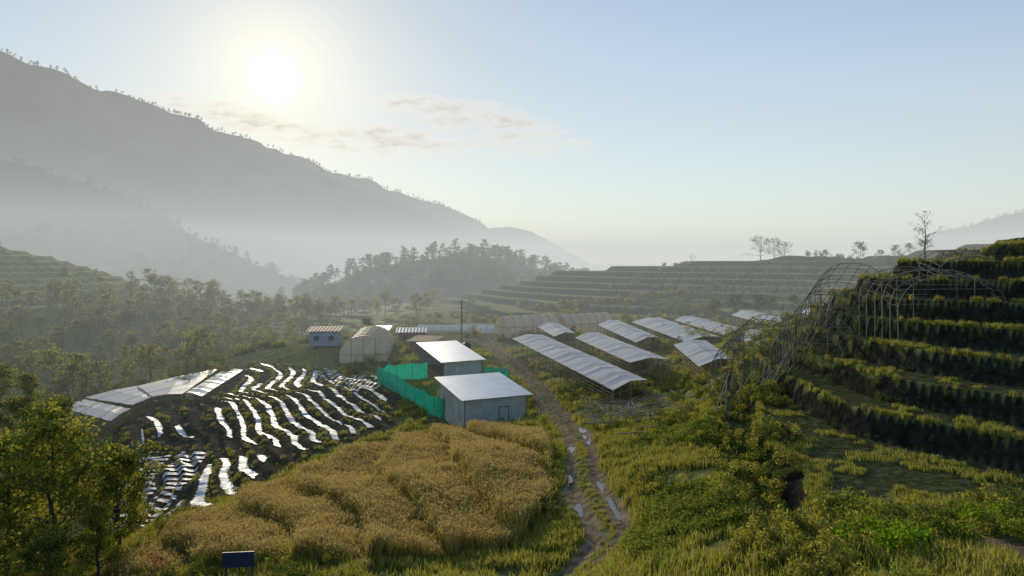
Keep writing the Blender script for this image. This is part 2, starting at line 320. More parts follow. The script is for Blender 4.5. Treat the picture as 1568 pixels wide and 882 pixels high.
for nm,mt in(('weed',M_wd),('weedb',M_wdb)):
    c=pcoll(nm)
    for i in range(3):
        r=np.random.default_rng(60+i); mb=MB(); n=150; cen=np.stack([r.normal(0,.26,n),r.normal(0,.26,n),r.uniform(.05,.95,n)**.8*.8],-1); mb.quads(leafq(cen,.085,.035,r),0); mb.obj('%s_%d'%(nm,i),[mt],c)
def bush(cn,k,mats,n,size,seed):
    c=pcoll(cn)
    for i in range(k):
        r=np.random.default_rng(seed+i); mb=MB()
        for b in range(9):
            cx,cy,cz=r.normal(0,.42,3); cz=abs(cz)+.15; m=int(r.random()<.4); q=r.normal(size=(n//9,3)); q/=np.linalg.norm(q,axis=1)[:,None]; q*=r.uniform(.5,1,(n//9,1))*r.uniform(.28,.5)
            mb.quads(leafq(q+np.array([cx,cy,cz]),size,size*.5,r),m)
        for b in range(4): 
            d=r.normal(0,.35,2); mb.tube([(0,0,-.2),(d[0],d[1],.7)],[.03,.01],3,2)
        mb.obj('%s_%d'%(cn,i),mats+[M_bark],c)
bush('bush',4,[M_lf1,M_lf2],650,.08,80)
bush('darkbush',3,[M_lf2,M_lf3],360,.10,86)
bush('redbush',2,[M_lfred,M_lf2],700,.08,90)
def tree(name,H,R,base,nlimb,nleaf,leaf,mats,seed,coll,clus=.13,sides=6,col=.45):
    r=np.random.default_rng(seed); mb=MB(); n=7
    tp=[Vector((0,0,-.4))]+[Vector((r.normal(0,.02)*H*k/n,r.normal(0,.02)*H*k/n,H*.9*k/n)) for k in range(1,n+1)]
    tr=[H*.02*(1-.85*k/n) for k in range(n+1)]; mb.tube(tp,tr,sides,0); tips=[]
    for i in range(nlimb):
        tt=base+(0.98-base)*((i+.5)/nlimb); f=tt*n; k=min(int(f),n-1); p0=tp[k].lerp(tp[k+1],f-k); az=i*2.4+r.uniform(-.5,.5)
        u=(tt-base)/(1-base); Ln=R*(.35+.65*math.sin(math.pi*min(1,.25+.75*u)))*r.uniform(.65,1.2); el=r.uniform(.25,.8)+.4*u
        d=Vector((math.cos(az)*math.cos(el),math.sin(az)*math.cos(el),math.sin(el))); pts=[p0]
        for q in range(3): pts.append(pts[-1]+d*Ln/3+Vector(r.normal(0,.05*Ln,3).tolist()))
        r0=tr[k]*.55; mb.tube(pts,[r0,r0*.7,r0*.45,r0*.15],4,0); tips+= [pts[3],pts[2].lerp(pts[3],.4)]
        for s_ in range(3):
            b0=pts[1].lerp(pts[3],r.uniform(0,.9)); dd=(d+Vector(r.normal(0,.7,3).tolist())).normalized(); e=b0+dd*Ln*r.uniform(.25,.5)
            mb.tube([b0,b0.lerp(e,.5)+Vector(r.normal(0,.03*Ln,3).tolist()),e],[r0*.4,r0*.25,r0*.1],3,0); tips+=[e,b0.lerp(e,.6)]
    if nleaf:
        T=np.array([tuple(q) for q in tips]); ci=r.integers(0,len(T),nleaf); dark=r.random(len(T))<col; sz=r.uniform(.5,1.3,len(T))
        cen=T[ci]+r.normal(0,1,(nleaf,3))*np.array([1,1,.6])*clus*R*sz[ci][:,None]
        mb.quads(leafq(cen,leaf,leaf*.5,r),np.where(dark[ci],2,1).tolist())
    return mb.obj(name,mats,coll)
c=pcoll('ftree')
for i,(H_,R_,b_2) in enumerate([(7,2.6,.2),(8,2.2,.25),(6,3,.25),(9,2.8,.4),(5,2.2,.1)]): tree('woodtree_%d'%i,H_,R_,b_2,11,750,.22,[M_bark,M_lf1,M_lf3],100+i,c,.2,4,.5)
c=pcoll('fartree')
for i,(H_,R_,b_2) in enumerate([(9,3,.3),(11,2.6,.4),(8,3.4,.3)]): tree('fartree_%d'%i,H_,R_,b_2,9,200,.5,[M_bark,M_lf3,M_lf3],120+i,c,.2,3,.6)
# scatter
def scatter(name,P,S,coll,tilt=.12,seed=0):
    mm=bpy.data.meshes.new(name); mm.from_pydata(np.asarray(P).tolist(),[],[]); a=mm.attributes.new('sc','FLOAT','POINT'); a.data.foreach_set('value',np.asarray(S,np.float32))
    o=bpy.data.objects.new(name,mm); C.objects.link(o); md=o.modifiers.new('gn','NODES'); ng=bpy.data.node_groups.new(name+'_gn','GeometryNodeTree'); md.node_group=ng
    ng.interface.new_socket('Geometry',in_out='INPUT',socket_type='NodeSocketGeometry'); ng.interface.new_socket('Geometry',in_out='OUTPUT',socket_type='NodeSocketGeometry')
    i=ng.nodes.new('NodeGroupInput'); ou=ng.nodes.new('NodeGroupOutput'); ip=ng.nodes.new('GeometryNodeInstanceOnPoints'); ci=ng.nodes.new('GeometryNodeCollectionInfo')
    ci.inputs['Collection'].default_value=coll; ci.inputs['Separate Children'].default_value=True; ci.inputs['Reset Children'].default_value=True; ip.inputs['Pick Instance'].default_value=True
    rv=ng.nodes.new('FunctionNodeRandomValue'); rv.data_type='FLOAT_VECTOR'; rv.inputs[0].default_value=(-tilt,-tilt,0); rv.inputs[1].default_value=(tilt,tilt,6.283); rv.inputs['Seed'].default_value=seed
    ri=ng.nodes.new('FunctionNodeRandomValue'); ri.data_type='INT'; ri.inputs[4].default_value=0; ri.inputs[5].default_value=50; ri.inputs['Seed'].default_value=seed+5
    na=ng.nodes.new('GeometryNodeInputNamedAttribute'); na.data_type='FLOAT'; na.inputs['Name'].default_value='sc'
    l=ng.links.new; l(i.outputs[0],ip.inputs['Points']); l(ci.outputs[0],ip.inputs['Instance']); l(rv.outputs[0],ip.inputs['Rotation']); l(ri.outputs[2],ip.inputs['Instance Index']); l(na.outputs[0],ip.inputs['Scale']); l(ip.outputs[0],ou.inputs[0])
    return o
def pts(n,x0,x1,y0,y1,cond,smin,smax):
    x=rng.uniform(x0,x1,n); y=rng.uniform(y0,y1,n); z,s,r,dr,w=Hh(x,y,True); k=cond(x,y,z,s,r,dr,w); k&=(np.abs(x)<.78*y+6)
    return np.stack([x,y,z],-1)[k],rng.uniform(smin,smax,k.sum())
BLD=[[(-9,77),(3,79),(0,91),(-10,89)],[(-18,101),(-11,102),(-3,105),(-6,121),(-17,120)],[(-31,120),(-19,120),(-20,140),(-31,140)],[(-39,132),(-29,132),(-29,139),(-39,139)]]
def free(x,y): 
    k=np.ones(x.shape,bool)
    for b in BLD: k&=~inpoly(x,y,b)
    return k
def cf(x,y,z,s,r,dr,w):
    q=qF(x,y); g=q-np.floor(q); return inpoly(x,y,FIELD)&(g>.055)&(g<.965)&(dr>1.9)
P,S=pts(15500,-25,3.5,37,75,cf,.65,.95); scatter('millet_field',P,S,PC['millet'],.2)
def cbund(x,y,z,s,r,dr,w):
    q=qF(x,y); g=q-np.floor(q); return inpoly(x,y,FIELD)&((g<.05)|(g>.965))&(dr>1.9)&(vn(x/2,y/2,91)>-.3)
P,S=pts(12000,-25,3.5,37,75,cbund,.6,.9); scatter('field_bund_grass',P,S,PC['grass'],.3)
def cg(x,y,z,s,r,dr,w): return ((dr>1.5)|(dr<.35))&~inpoly(x,y,FIELD)&~inpoly(x,y,MUL)&free(x,y)&(pdist(x,y,PATHR)>.7)&(vn(x/3,y/3,9)>-.3)
P,S=pts(30000,-40,50,17,62,lambda *a:cg(*a)&((a[6][0]<.4)|((a[4]<.7)&(vn(a[0]/2,a[1]/2,92)>.15))),.75,1.4); S=np.where(pdist(P[:,0],P[:,1],ROAD)<.5,.4,S); S=np.where(zones(P[:,0],P[:,1],sm(P[:,0],P[:,1]))[0]>.4,.55*S,S); scatter('meadow_grass',P,S,PC['grass'])
P,S=pts(17000,-30,70,62,135,lambda *a:cg(*a)&(vn(a[0]/4,a[1]/4,12)>-.05)&(a[5]>1.3)&(a[6][0]<.5),.9,1.6); scatter('valley_grass',P,S,PC['grass'])
def ct(x,y,z,s,r,dr,w): return cg(x,y,z,s,r,dr,w)&(dr>1.5)&(((vn(x/5,y/5,19)>.12)&(w[0]<.5)&(rng.random(x.shape)<.8))|((w[0]>.4)&((r<.05)|(r>.985))))
P,S=pts(80000,-35,66,19,115,ct,.4,.85); S=np.where(zones(P[:,0],P[:,1],sm(P[:,0],P[:,1]))[0]>.4,S*.68,S); scatter('terrace_edge_grass',P,S,PC['tallgrass'],.3)
def cw(x,y,z,s,r,dr,w): return cg(x,y,z,s,r,dr,w)&(dr>2)&(y<60)&(vn(x/3,y/3,25)>.15)&(x>5)&(w[0]<.5)
P,S=pts(7000,5,30,20,60,cw,.5,1.1); scatter('broadleaf_weeds',P,S,PC['weed'])
P,S=pts(190,12,21,22,32,lambda x,y,*a:(np.hypot(x-13.6,y-27)<1.6)|(np.hypot(x-18.5,y-28.5)<1.3),.8,1.3); scatter('bright_weeds',P,S,PC['weedb'])
def cb(x,y,z,s,r,dr,w):
    flank=(w[0]>.1)&(x<15+.36*(y-40))&(vn(x/2.5,y/2.5,33)>-.02); low=(x>6)&(x<22)&(w[0]<.4)&(vn(x/3.5,y/3.5,35)>.05); lft=(x<-22)&(y<62)&(vn(x/3,y/3,36)>-.1)
    rd=(dr>1.9)&(dr<3.4)&(y<100)&(vn(x/2,y/2,38)>.12)&(x<4); fe=(pdist(x,y,FIELD+[FIELD[0]])<.8)&(y>60); fr=(y<39)&(x<-9)&(vn(x/2,y/2,40)>0)
    return (dr>1.8)&free(x,y)&~inpoly(x,y,FIELD)&(flank|low|lft|rd|fe|fr)&~inpoly(x,y,MUL)&(pdist(x,y,PATHR)>1)
P,S=pts(8000,-45,60,22,110,cb,.4,1.0); scatter('shrubs',P,S,PC['bush'],.2)
P,S=pts(15000,14,66,28,110,lambda x,y,z,s,r,dr,w:(w[0]>.5)&(r>.85)&(r<.97)&(vn(x/2,y/2,37)>-.15),.2,.4); scatter('terrace_wall_shrubs',P,S,PC['darkbush'],.4)
def cmb(x,y,z,s,r,dr,w): return ((r>.66)&inpoly(x,y,MUL)&(vn(x/3,y/3,51)>-.15))
P,S=pts(9000,-52,-13,57,130,cmb,.35,.7); scatter('terrace_weeds',P,S,PC['dryfield'],.2)
def cmid(x,y,z,s,r,dr,w): return free(x,y)&~inpoly(x,y,MUL)&(dr>3)&(vn(x/9,y/9,61)>.14)
P,S=pts(2300,-90,60,110,230,cmid,.8,1.8); scatter('valley_shrubs',P,S,PC['bush'],.2)
P,S=pts(500,-20,150,170,290,lambda x,y,z,s,r,dr,w:(r>.6)&(vn(x/12,y/12,62)>.12),.8,1.8); scatter('hillside_shrubs',P,S,PC['bush'],.2)
rp=np.array([(x,y) for x,y in zip(rng.uniform(-22,-16,22),rng.uniform(32,38,22))]); scatter('russet_shrubs',np.c_[rp,Hh(rp[:,0],rp[:,1])],rng.uniform(.8,1.4,22),PC['redbush'])
# woods
def cwood(x,y,z,s,r,dr,w):
    ter=(s>-11)&(x<-105)&(y>180); return (x<-58)&~ter&((x<-88)|(y>165)|(vn(x/9,y/9,71)>0))&~inpoly(x,y,[(-66,90),(-40,90),(-40,132),(-66,132)])
P,S=pts(850,-190,-58,112,260,cwood,.4,1.0); scatter('hillside_woods',P,S,PC['ftree'])
P,S=pts(260,-190,-95,195,250,lambda x,y,z,s,r,dr,w:(s>-11)&(vn(x/8,y/8,72)>.26),.3,.6); scatter('terrace_trees',P,S,PC['ftree'])
P,S=pts(130,-130,-30,235,350,lambda x,y,z,s,r,dr,w:vn(x/14,y/14,73)>.0,.5,1.1); scatter('valley_trees',P,S,PC['ftree'])
def onloft(Pg,n,vlo,vhi,smin,smax,bias=1):
    a,b=Pg.shape[:2]; f=vlo+(vhi-vlo)*rng.random(n)**bias; i=(1+f*(a-2)); i0=np.clip(i.astype(int),1,a-2); fr=i-i0; j=rng.random(n)*(b-1); j0=j.astype(int); fj=j-j0
    p=(Pg[i0,j0]*(1-fr)[:,None]+Pg[i0+1,j0]*fr[:,None])*(1-fj)[:,None]+(Pg[i0,j0+1]*(1-fr)[:,None]+Pg[i0+1,j0+1]*fr[:,None])*fj[:,None]
    return p,rng.uniform(smin,smax,n)
P,S=onloft(MH,600,0,.9,.5,1.15,1.3); scatter('hill_woods',P,S,PC['fartree'])
P,S=onloft(MS,1500,0,1,.7,1.3); scatter('spur_woods',P,S,PC['fartree'])
P,S=onloft(MT,600,0,.02,.4,1.3); P2,S2=onloft(MT,2500,.02,1,.7,1.5); k=vn(P[:,0]/40,P[:,1]/40,95)>-.25; scatter('ridge_trees',np.r_[P[k],P2],np.r_[S[k],S2],PC['fartree'])
P,S=onloft(FR,150,0,.02,.3,.8); scatter('mountain_trees',P,S,PC['fartree'])
# individual trees
tm=[M_bark,M_lf1,M_lf2]
def place(o,x,y,s=1,rz=0,dz=0): o.location=(x,y,h1(x,y)+dz); o.scale=(s,s,s); o.rotation_euler=(0,0,rz); return o
tA=tree('leafy_tree',11,3.6,.22,20,6500,.16,tm,201,C,.15,7,.3); tB=tree('leafy_tree',9,3.2,.18,18,5800,.16,tm,202,C,.15,7,.4); tC=tree('slender_tree',10,2.4,.2,20,5000,.15,tm,203,C,.17,6,.25)
def inst(o,x,y,s,rz):
    n=bpy.data.objects.new(o.name.split('.')[0],o.data); C.objects.link(n); return place(n,x,y,s,rz)
place(tA,-27.5,44,.95,0); place(tB,-25.5,48,.75,1); place(tC,-34,52,.95,2)
for o,x,y,s,r_2 in[(tB,-37,50,1,.5),(tC,-30,56,.8,1),(tA,-40,60,.95,2.2),(tB,-34,61,.5,4),(tA,-48,66,1,1.3),(tC,-46,74,.8,5),(tB,-52,84,.9,2),(tB,-60,90,.8,4),(tC,-64,98,.9,1),(tA,-72,104,.9,3),(tB,-31,41,.8,2.6),(tC,-23.5,42,.5,1.1),(tA,-32,47,.9,4),(tB,-24,38,.5,2),(tB,-28,38,.6,0)]: inst(o,x,y,s,r_2)
bare=[M_bark,M_lf3,M_lf3]
b1=tree('bare_tree',6.5,2.0,.35,16,260,.09,bare,301,C,.12,6); place(b1,67,120,1.25,0,-.1)
b2=tree('spreading_tree',7,4,.2,18,900,.14,bare,302,C,.12,6); place(b2,84,250,1.1,0); inst(b2,89,251,1.0,2); inst(b2,92,250,.8,4)
b3=tree('bare_tree',4,2,.3,12,120,.08,bare,303,C,.1,5); place(b3,63,259,1,0)
r1=tree('round_tree',7,3,.3,14,1500,.16,[M_bark,M_lf2,M_lf3],304,C,.16,6); place(r1,113,240,.85,0); inst(r1,103,243,.5,1); inst(r1,-115,236,1.0,1); inst(r1,-31,158,.6,1); inst(r1,126,243,.6,3);inst(r1,136,244,.7,2);inst(r1,72,150,.6,2);inst(r1,121,243,.5,5);inst(r1,131,244,.55,1)
inst(b1,-38,152,.8,1); inst(b1,-22,170,.9,3); inst(b1,38,178,.7,1)
inst(b3,55,150,1,1); inst(b3,12,165,.8,2)
for x,y,s in [(-60,232,.9),(-66,236,1),(-72,230,.8)]: inst(r1,x,y,s,x)
for x,y,s in [(52,172,.9),(56,168,.8),(48,175,.8),(60,171,.7),(64,168,.6)]: inst(r1,x,y,s,x)
# ------------------------------------------------------------ buildings
def corr(mb,a,b,c_,d,n,amp,m,thick=.0):
    a,b,c_,d=map(Vector,(a,b,c_,d)); nn=(b-a).cross(d-a).normalized(); k=n*4; r0=[];r1=[]
    for i in range(k+1):
        t_=i/k; o=nn*amp*math.sin(i*math.pi/2); r0.append(a.lerp(b,t_)+o); r1.append(d.lerp(c_,t_)+o)
    mb.grid([r0,r1],m)
def shed(name,fl,fr_,bl,zb,zf,zr,wallm,roofm,open_left=False):
    e=empty(name); fl=Vector(fl);fr_=Vector(fr_);bl=Vector(bl); br=fr_+bl-fl; u=(fr_-fl).normalized(); v=(bl-fl).normalized()
    def P3(p,z): return (p.x,p.y,z)
    w=MB(); corr(w,P3(fl,zb),P3(fr_,zb),P3(fr_,zf),P3(fl,zf),int((fr_-fl).length/.28),.03,0)
    corr(w,P3(fr_,zb),P3(br,zb),P3(br,zr),P3(fr_,zf),int((bl-fl).length/.28),.03,0); corr(w,P3(br,zb),P3(bl,zb),P3(bl,zr),P3(br,zr),20,.02,0)
    if not open_left: corr(w,P3(bl,zb),P3(fl,zb),P3(fl,zf),P3(bl,zr),int((bl-fl).length/.28),.03,0)
    w.obj('walls',[wallm],parent=e)
    fw=MB()
    for q,z in((fl,zf),(fr_,zf),(bl,zr),(br,zr)): fw.tube([P3(q,zb-.6),P3(q,z-.02)],.07,6,0)
    if open_left:
        for k in range(1,6): q=fl.lerp(bl,k/6); fw.tube([P3(q,zb-.5),P3(q,zf+(zr-zf)*k/6)],.06,6,0)
        fw.add([P3(fl,zb),P3(bl,zb),P3(bl,zb+.9),P3(fl,zb+.9)],[(0,1,2,3)],1)
    fw.obj('frame',[M_bam,M_brick],parent=e)
    rf=MB(); o=.55; a=fl-u*o-v*o; b=fr_+u*o-v*o; c_=br+u*o+v*o; d=bl-u*o+v*o; sl=(zr-zf)/(bl-fl).length
    corr(rf,P3(a,zf+.08-sl*o),P3(b,zf+.08-sl*o),P3(c_,zr+.08+sl*o),P3(d,zr+.08+sl*o),int((b-a).length/.3),.03,0)
    for k in range(4):
        t_=(k+.5)/4; p0=a.lerp(d,t_); p1=b.lerp(c_,t_); z=(zf-sl*o)*(1-t_)+(zr+sl*o)*t_; rf.tube([P3(p0,z-.02),P3(p1,z-.02)],.04,4,1)
    rf.obj('roof',[roofm,M_bam],parent=e)
    return e,fl,fr_,u,v
e,fl,fr_,u,v=shed('metal_shed',(-5,78,0),(1.6,81.3,0),(-8.4,86,0),-18.1,-14.6,-13.65,M_metal,M_roof)
n=u.cross(Vector((0,0,1)))
d=MB(); dc=fl+(fr_-fl)*.62+n*.06; dl=dc-u*.5; dr_=dc+u*.5
def slab(mb,a,b,z0,z1,n,th,m): 
    q=[(a.x,a.y),(b.x,b.y),(b.x+n.x*th,b.y+n.y*th),(a.x+n.x*th,a.y+n.y*th)]; mb.prism(q[::-1],z0,z1,m)
slab(d,dl,dr_,-17.75,-15.75,n,.05,0); d.obj('door',[M_metal],parent=e)
d=MB(); slab(d,dl-u*.08,dl-u*.003,-17.75,-15.66,n,.08,0); slab(d,dr_+u*.003,dr_+u*.08,-17.75,-15.66,n,.08,0); slab(d,dl,dr_,-15.745,-15.66,n,.08,0); d.obj('door_frame',[M_bamd],parent=e)
d=MB(); slab(d,fl-u*.2-n*0,fr_+u*.2,-18.6,-17.8,n,.25,0); d.obj('plinth',[M_concrete],parent=e)
e,fl,fr_,u,v=shed('open_sided_shed',(-9.6,104,0),(-4.4,107,0),(-14.6,117.5,0),-17.1,-14.2,-13.1,M_metal,M_roof,True)
def netfence(name,P,h,mat):
    e=empty(name); mb=MB(); ps=MB(); pl=[]
    for i in range(len(P)-1):
        a=Vector((*P[i],0)); b=Vector((*P[i+1],0)); k=max(1,int((b-a).length/.5))
        for j in range(k): pl.append(a.lerp(b,j/k))
    pl.append(Vector((*P[-1],0))); top=[];bot=[];mid=[]
    for i,p in enumerate(pl):
        z=h1(p.x,p.y); off=.08*math.sin(i*1.3); sag=.14*math.sin(i*math.pi/5)**2
        bot.append((p.x+off,p.y,z-.1)); mid.append((p.x-off*1.3,p.y+off,z+h*.5)); top.append((p.x,p.y,z+h-sag))
        if i%5==0: ps.tube([(p.x,p.y,z-.4),(p.x,p.y,z+h+.2)],.045,5,0)
    mb.grid([bot,mid,top],0); mb.obj('net',[mat],parent=e,smooth=True); ps.obj('posts',[M_bam],parent=e)
netfence('green_net_fence',[(-12.2,107),(-18.5,101.5),(-16.5,98),(-11.4,90),(-6.9,83),(-8.6,86.6)],2.3,M_green)
netfence('green_net_fence',[(-4.2,108),(-2.2,105),(-.4,101),(-1.2,98)],1.9,M_green)
M_net2=pmat('greenhouse_film_dull',(.80,.76,.71),(.68,.65,.61),.5,.42,transl=.3,spec=.7)
def filmroof(name,nl,nr,flf,frt,gable=.45,mat=M_net,step=3.0,wide=1.15):
    nl,nr,flf,frt=map(Vector,(nl,nr,flf,frt)); nr=nl+(nr-nl)*wide; frt=flf+(frt-flf)*wide; L_=(flf-nl).length; k=max(2,int(L_/step)); mb=MB(); G=[]
    sub=4
    for i in range(k*sub+1):
        t_=i/(k*sub); a=nl.lerp(flf,t_); b=nr.lerp(frt,t_); row=[]; sag=-.12*math.sin(math.pi*((i%sub)/sub))+.04*math.sin(i*2.1)
        for j in range(9):
            s_=j/8; p=a.lerp(b,s_); p.z+=gable*(1-abs(2*s_-1))+sag*(.4+.6*math.sin(math.pi*s_)); row.append(p)
        G.append(row)
    for q in range(k):
        mb.grid([[Vector(p)+Vector((0,0,.015*(q%2))) for p in r] for r in G[q*sub:(q+1)*sub+1]],0 if (q*7+int(L_))%5 else 1)
    for i in range(k+1):
        row=G[i*sub]; mb.tube([row[0]-Vector((0,0,.06)),row[4]-Vector((0,0,.07)),row[8]-Vector((0,0,.06))],.045,4,2)
        for j in(0,4,8):
            p=row[j]; z=h1(p.x,p.y); mb.tube([(p.x,p.y,z-.3),(p.x,p.y,p.z-.07)],.055,5,2)
        mb.tube([row[0]-Vector((0,0,.5)),row[8]-Vector((0,0,.5))],.03,4,2)
    for j in(0,8):
        mb.tube([G[0][j]-Vector((0,0,.08)),G[-1][j]-Vector((0,0,.08))],.045,4,2); 
        for dz in(.5,.9,1.3,1.7): mb.tube([G[0][j]-Vector((0,0,dz)),G[-1][j]-Vector((0,0,dz))],.03,4,2)
    return mb.obj(name,[mat,M_net2,M_bam])
rows=[((11.1,81,-14.1),(14.9,84,-13.6),(0,122.6,-12.8),(4.5,124,-12.4)),
((15.2,95,-13),(19.5,94.5,-12.6),(10.3,121,-12.5),(14.1,124.5,-12.1)),
((22.4,88.6,-12.6),(27,91.5,-12.2),(24,109.7,-12.4),(29,113,-12.2)),
((26.8,114,-12.4),(32.7,119,-12.2),(24.5,151,-12.4),(30.5,156,-12)),
((19,113,-12.4),(23,118,-12.2),(16.6,143.5,-12.3),(21,149,-12)),
((34.6,121,-12),(40,126,-11.8),(33.2,151,-12),(38,157,-11.8)),
((30.5,92.5,-11.2),(36,100,-11),(35.5,117,-11.6),(40.5,120,-11.2)),
((42.8,122,-10.6),(49.3,129.5,-10.3),(44.2,149,-10.8),(49.4,155,-10.4)),
((52,124,-9.4),(58,132,-9.2),(54,139,-9.6),(61,147,-9.2)),
((7.2,126,-12.8),(10.5,128,-12.5),(4.9,145,-12.8),(8.7,149,-12.4))]
for q in rows: filmroof('plastic_roof_greenhouse',*q)
for q in [((-50,92.2,-19.9),(-50.7,98.3,-19.6),(-62,102,-20.2),(-61.6,106.7,-19.9)),((-51.8,101,-19.6),(-50.8,108.7,-19.3),(-62,107.5,-19.8),(-58.4,116,-19.5)),
 ((-51,105,-19.2),(-47.3,106,-19),(-57.7,114,-19.2),(-51.4,129.6,-18.8)),((-46.7,105.8,-18.8),(-42.8,102,-18.6),(-49.2,126.7,-18.5),(-45.3,124.5,-18.3))]:
    filmroof('net_roof_nursery',*q,gable=.15,wide=1.0)
def tunnel(name,p0,p1,w,h,mat,wall=1.2,n=7):
    p0=Vector(p0);p1=Vector(p1); ax=(p1-p0).normalized(); sd=ax.cross(Vector((0,0,1))).normalized(); mb=MB(); G=[]
    prof=[(-w/2,0),(-w/2,wall)]+[(-w/2*math.cos(a),wall+(h-wall)*math.sin(a)) for a in np.linspace(.15,math.pi-.15,11)]+[(w/2,wall),(w/2,0)]
    for i in range(n*3+1):
        p=p0.lerp(p1,i/(n*3)); s_=1-.015*math.sin(math.pi*(i%3)/3); G.append([p+sd*a*s_+Vector((0,0,b*s_)) for a,b in prof])
    mb.grid(G,0)
    for r_ in (G[0],G[-1]): mb.add(r_,[tuple(range(len(r_)))],1)
    for i in range(n+1): mb.tube([q+Vector((0,0,.03)) for q in G[i*3]],.05,4,2)
    for sg in(-1,1):
        for z in(.1,wall): mb.tube([p0+sd*(w/2+.03)*sg+Vector((0,0,z)),p1+sd*(w/2+.03)*sg+Vector((0,0,z))],.05,4,2)
    q=p0-ax*.05
    for a in(-w/4,0,w/4): mb.tube([q+sd*a,q+sd*a+Vector((0,0,h*.93))],.05,4,2)
    mb.tube([q-sd*w/2+Vector((0,0,wall)),q+sd*w/2+Vector((0,0,wall))],.05,4,2)
    return mb.obj(name,[mat,M_filmy,M_bam],smooth=False)
tunnel('barrel_greenhouse',(-24.8,123.5,-17.4),(-26.2,139,-17),8,4.9,M_filmy,1.8)
tunnel('barrel_greenhouse',(-2.3,149,-15.2),(8.5,153,-14.9),6.5,4.1,M_filmy,2,6)
tunnel('barrel_greenhouse',(9.6,153,-15),(20,157,-14.8),6.5,4.0,M_filmy,2,6)
tunnel('low_tunnel',(-22,172,-16.4),(-2,170,-16.2),3,1.6,M_net,.4,10)
tunnel('low_tunnel',(-8,163,-16.2),(0,161,-16),3,1.7,M_net,.4,6)
def cabin(name,x,y,w,d,z0,hh,wm,rm,rot=0,legs=True,wins=1):
    e=empty(name); b=MB(); b.box((x,y,z0+hh/2),(w,d,hh),0,rot); b.obj('walls',[wm],parent=e); zg=h1(x,y); ca,sa=math.cos(rot),math.sin(rot)
    l=MB()
    for a in(-.45,0,.45):
        for c_ in(-.45,.45):
            px,py=x+a*w*ca-c_*d*sa,y+a*w*sa+c_*d*ca; l.tube([(px,py,min(zg,z0)-.6),(px,py,z0-.003)],.1,6,0)
    l.obj('posts',[M_bam],parent=e)
    r=MB(); o=.5; G=[]
    for cy_,z in((-d/2-o,z0+hh+.12),(d/2+o,z0+hh+.7)): G.append([(x+a*ca-cy_*sa,y+a*sa+cy_*ca,z+.03*math.sin(i*1.57)) for i,a in enumerate(np.linspace(-w/2-o,w/2+o,40))])
    r.grid(G,0); r.obj('roof',[rm],parent=e)
    f=MB()
    for k in range(wins):
        a=(k+.5)/wins*w-w/2; c_=-d/2-.03; f.box((x+a*ca-c_*sa,y+a*sa+c_*ca,z0+hh*.55),(.9,.05,.8),0,rot)
    f.obj('window',[M_dark],parent=e)
cabin('raised_cabin',-34,135,5.2,3.5,-15.3,2.6,M_bluegrey,M_rust,.05,wins=2)
cabin('small_brick_hut',-20.5,152,5.5,4,-16.4,1.9,M_brick,M_bluegrey,.1,wins=2)
cabin('small_tin_hut',-26.5,150,3.2,3,-15.8,1.9,M_metal,M_roof,0)
cabin('small_brick_hut',-15.5,133,4.5,4,-16.3,2.0,M_brick,M_rust,-.3,wins=1)
b=MB(); Gt=[]
for i in range(9): Gt.append([(-15.5+i*.45+.05*math.sin(j*3+i),126+j*.5,h1(-14,127)+.3+1.1*math.sin(math.pi*i/8)+.12*math.sin(i*2.7+j*1.9)) for j in range(7)])
b.grid(Gt,0); b.obj('blue_tarpaulin',[M_tarp],smooth=True)
b=MB(); tz=-15.1; b.tube([(-7.6,124,tz+z) for z in(0,.1,1.2,1.35,1.5,1.6)],[.6,.7,.7,.6,.3,.28],16,0)
for a in range(4): b.tube([(-7.6+.5*math.cos(a*1.57),124+.5*math.sin(a*1.57),h1(-7.6,124)-.3),(-7.6+.5*math.cos(a*1.57),124+.5*math.sin(a*1.57),tz)],.06,5,1)
b.obj('water_tank',[M_tank,M_bam])
b=MB(); b.tube([(-10.2,150,-16.5),(-10.2,150,-7.8)],[.14,.09],8,0); b.tube([(-10.8,150,-8.3),(-9.6,150,-8.3)],.06,5,0)
for a in(-.5,.5): b.tube([(-10.2+a,150,-8.24),(-10.2+a,150,-8.0)],.05,6,1)
b.obj('utility_pole',[M_dark,M_concrete])
# bamboo frames on the right hill
def frame(name,p0,p1,w,h,n,rad=.035):
    p0=Vector(p0);p1=Vector(p1); ax=(p1-p0).normalized(); s_=ax.cross(Vector((0,0,1))).normalized(); mb=MB(); R=[]
    for i in range(n):
        c_=p0.lerp(p1,i/(n-1)); jit=random.uniform(-.2,.2); r_=[c_+s_*(-w/2*math.copysign(abs(math.cos(a))**.8,math.cos(a))+random.uniform(-.08,.08))+Vector((0,0,1.2+jit+(h-1.2)*math.sin(a))) for a in np.linspace(0,math.pi,13)]
        R.append(r_); mb.tube(r_,rad,4,0)
        for k in(0,12): q=r_[k]; mb.tube([(q.x,q.y,h1(q.x,q.y)-.3),q],rad+.005,4,0)
    for k in range(0,13): mb.tube([R[i][k]+Vector((random.uniform(-.05,.05),)*3) for i in range(n)],.025,4,0)
    for i in range(0,n,2):
        mb.tube([R[i][2],R[i][10]],.03,4,0); mb.tube([R[i][0],R[i][12]],.03,4,0)
        for k in(4,8): q=R[i][k]; mb.tube([(q.x,q.y,h1(q.x,q.y)-.2),q],.03,4,0)
    return mb.obj(name,[M_bamd])
frame('bamboo_greenhouse_frame',(34.5,64,-4.0),(35.2,59,-4.6),9.5,3.6,6)
frame('bamboo_greenhouse_frame',(25,63,-9.2),(33.5,73,-3.8),6,3.6,10)
frame('bamboo_greenhouse_frame',(41,70,-1.6),(40.5,65,-2.4),6,2.8,4)
frame('bamboo_greenhouse_frame',(20,66,-11.2),(25,72,-8.4),5,3.4,7)
b=MB()
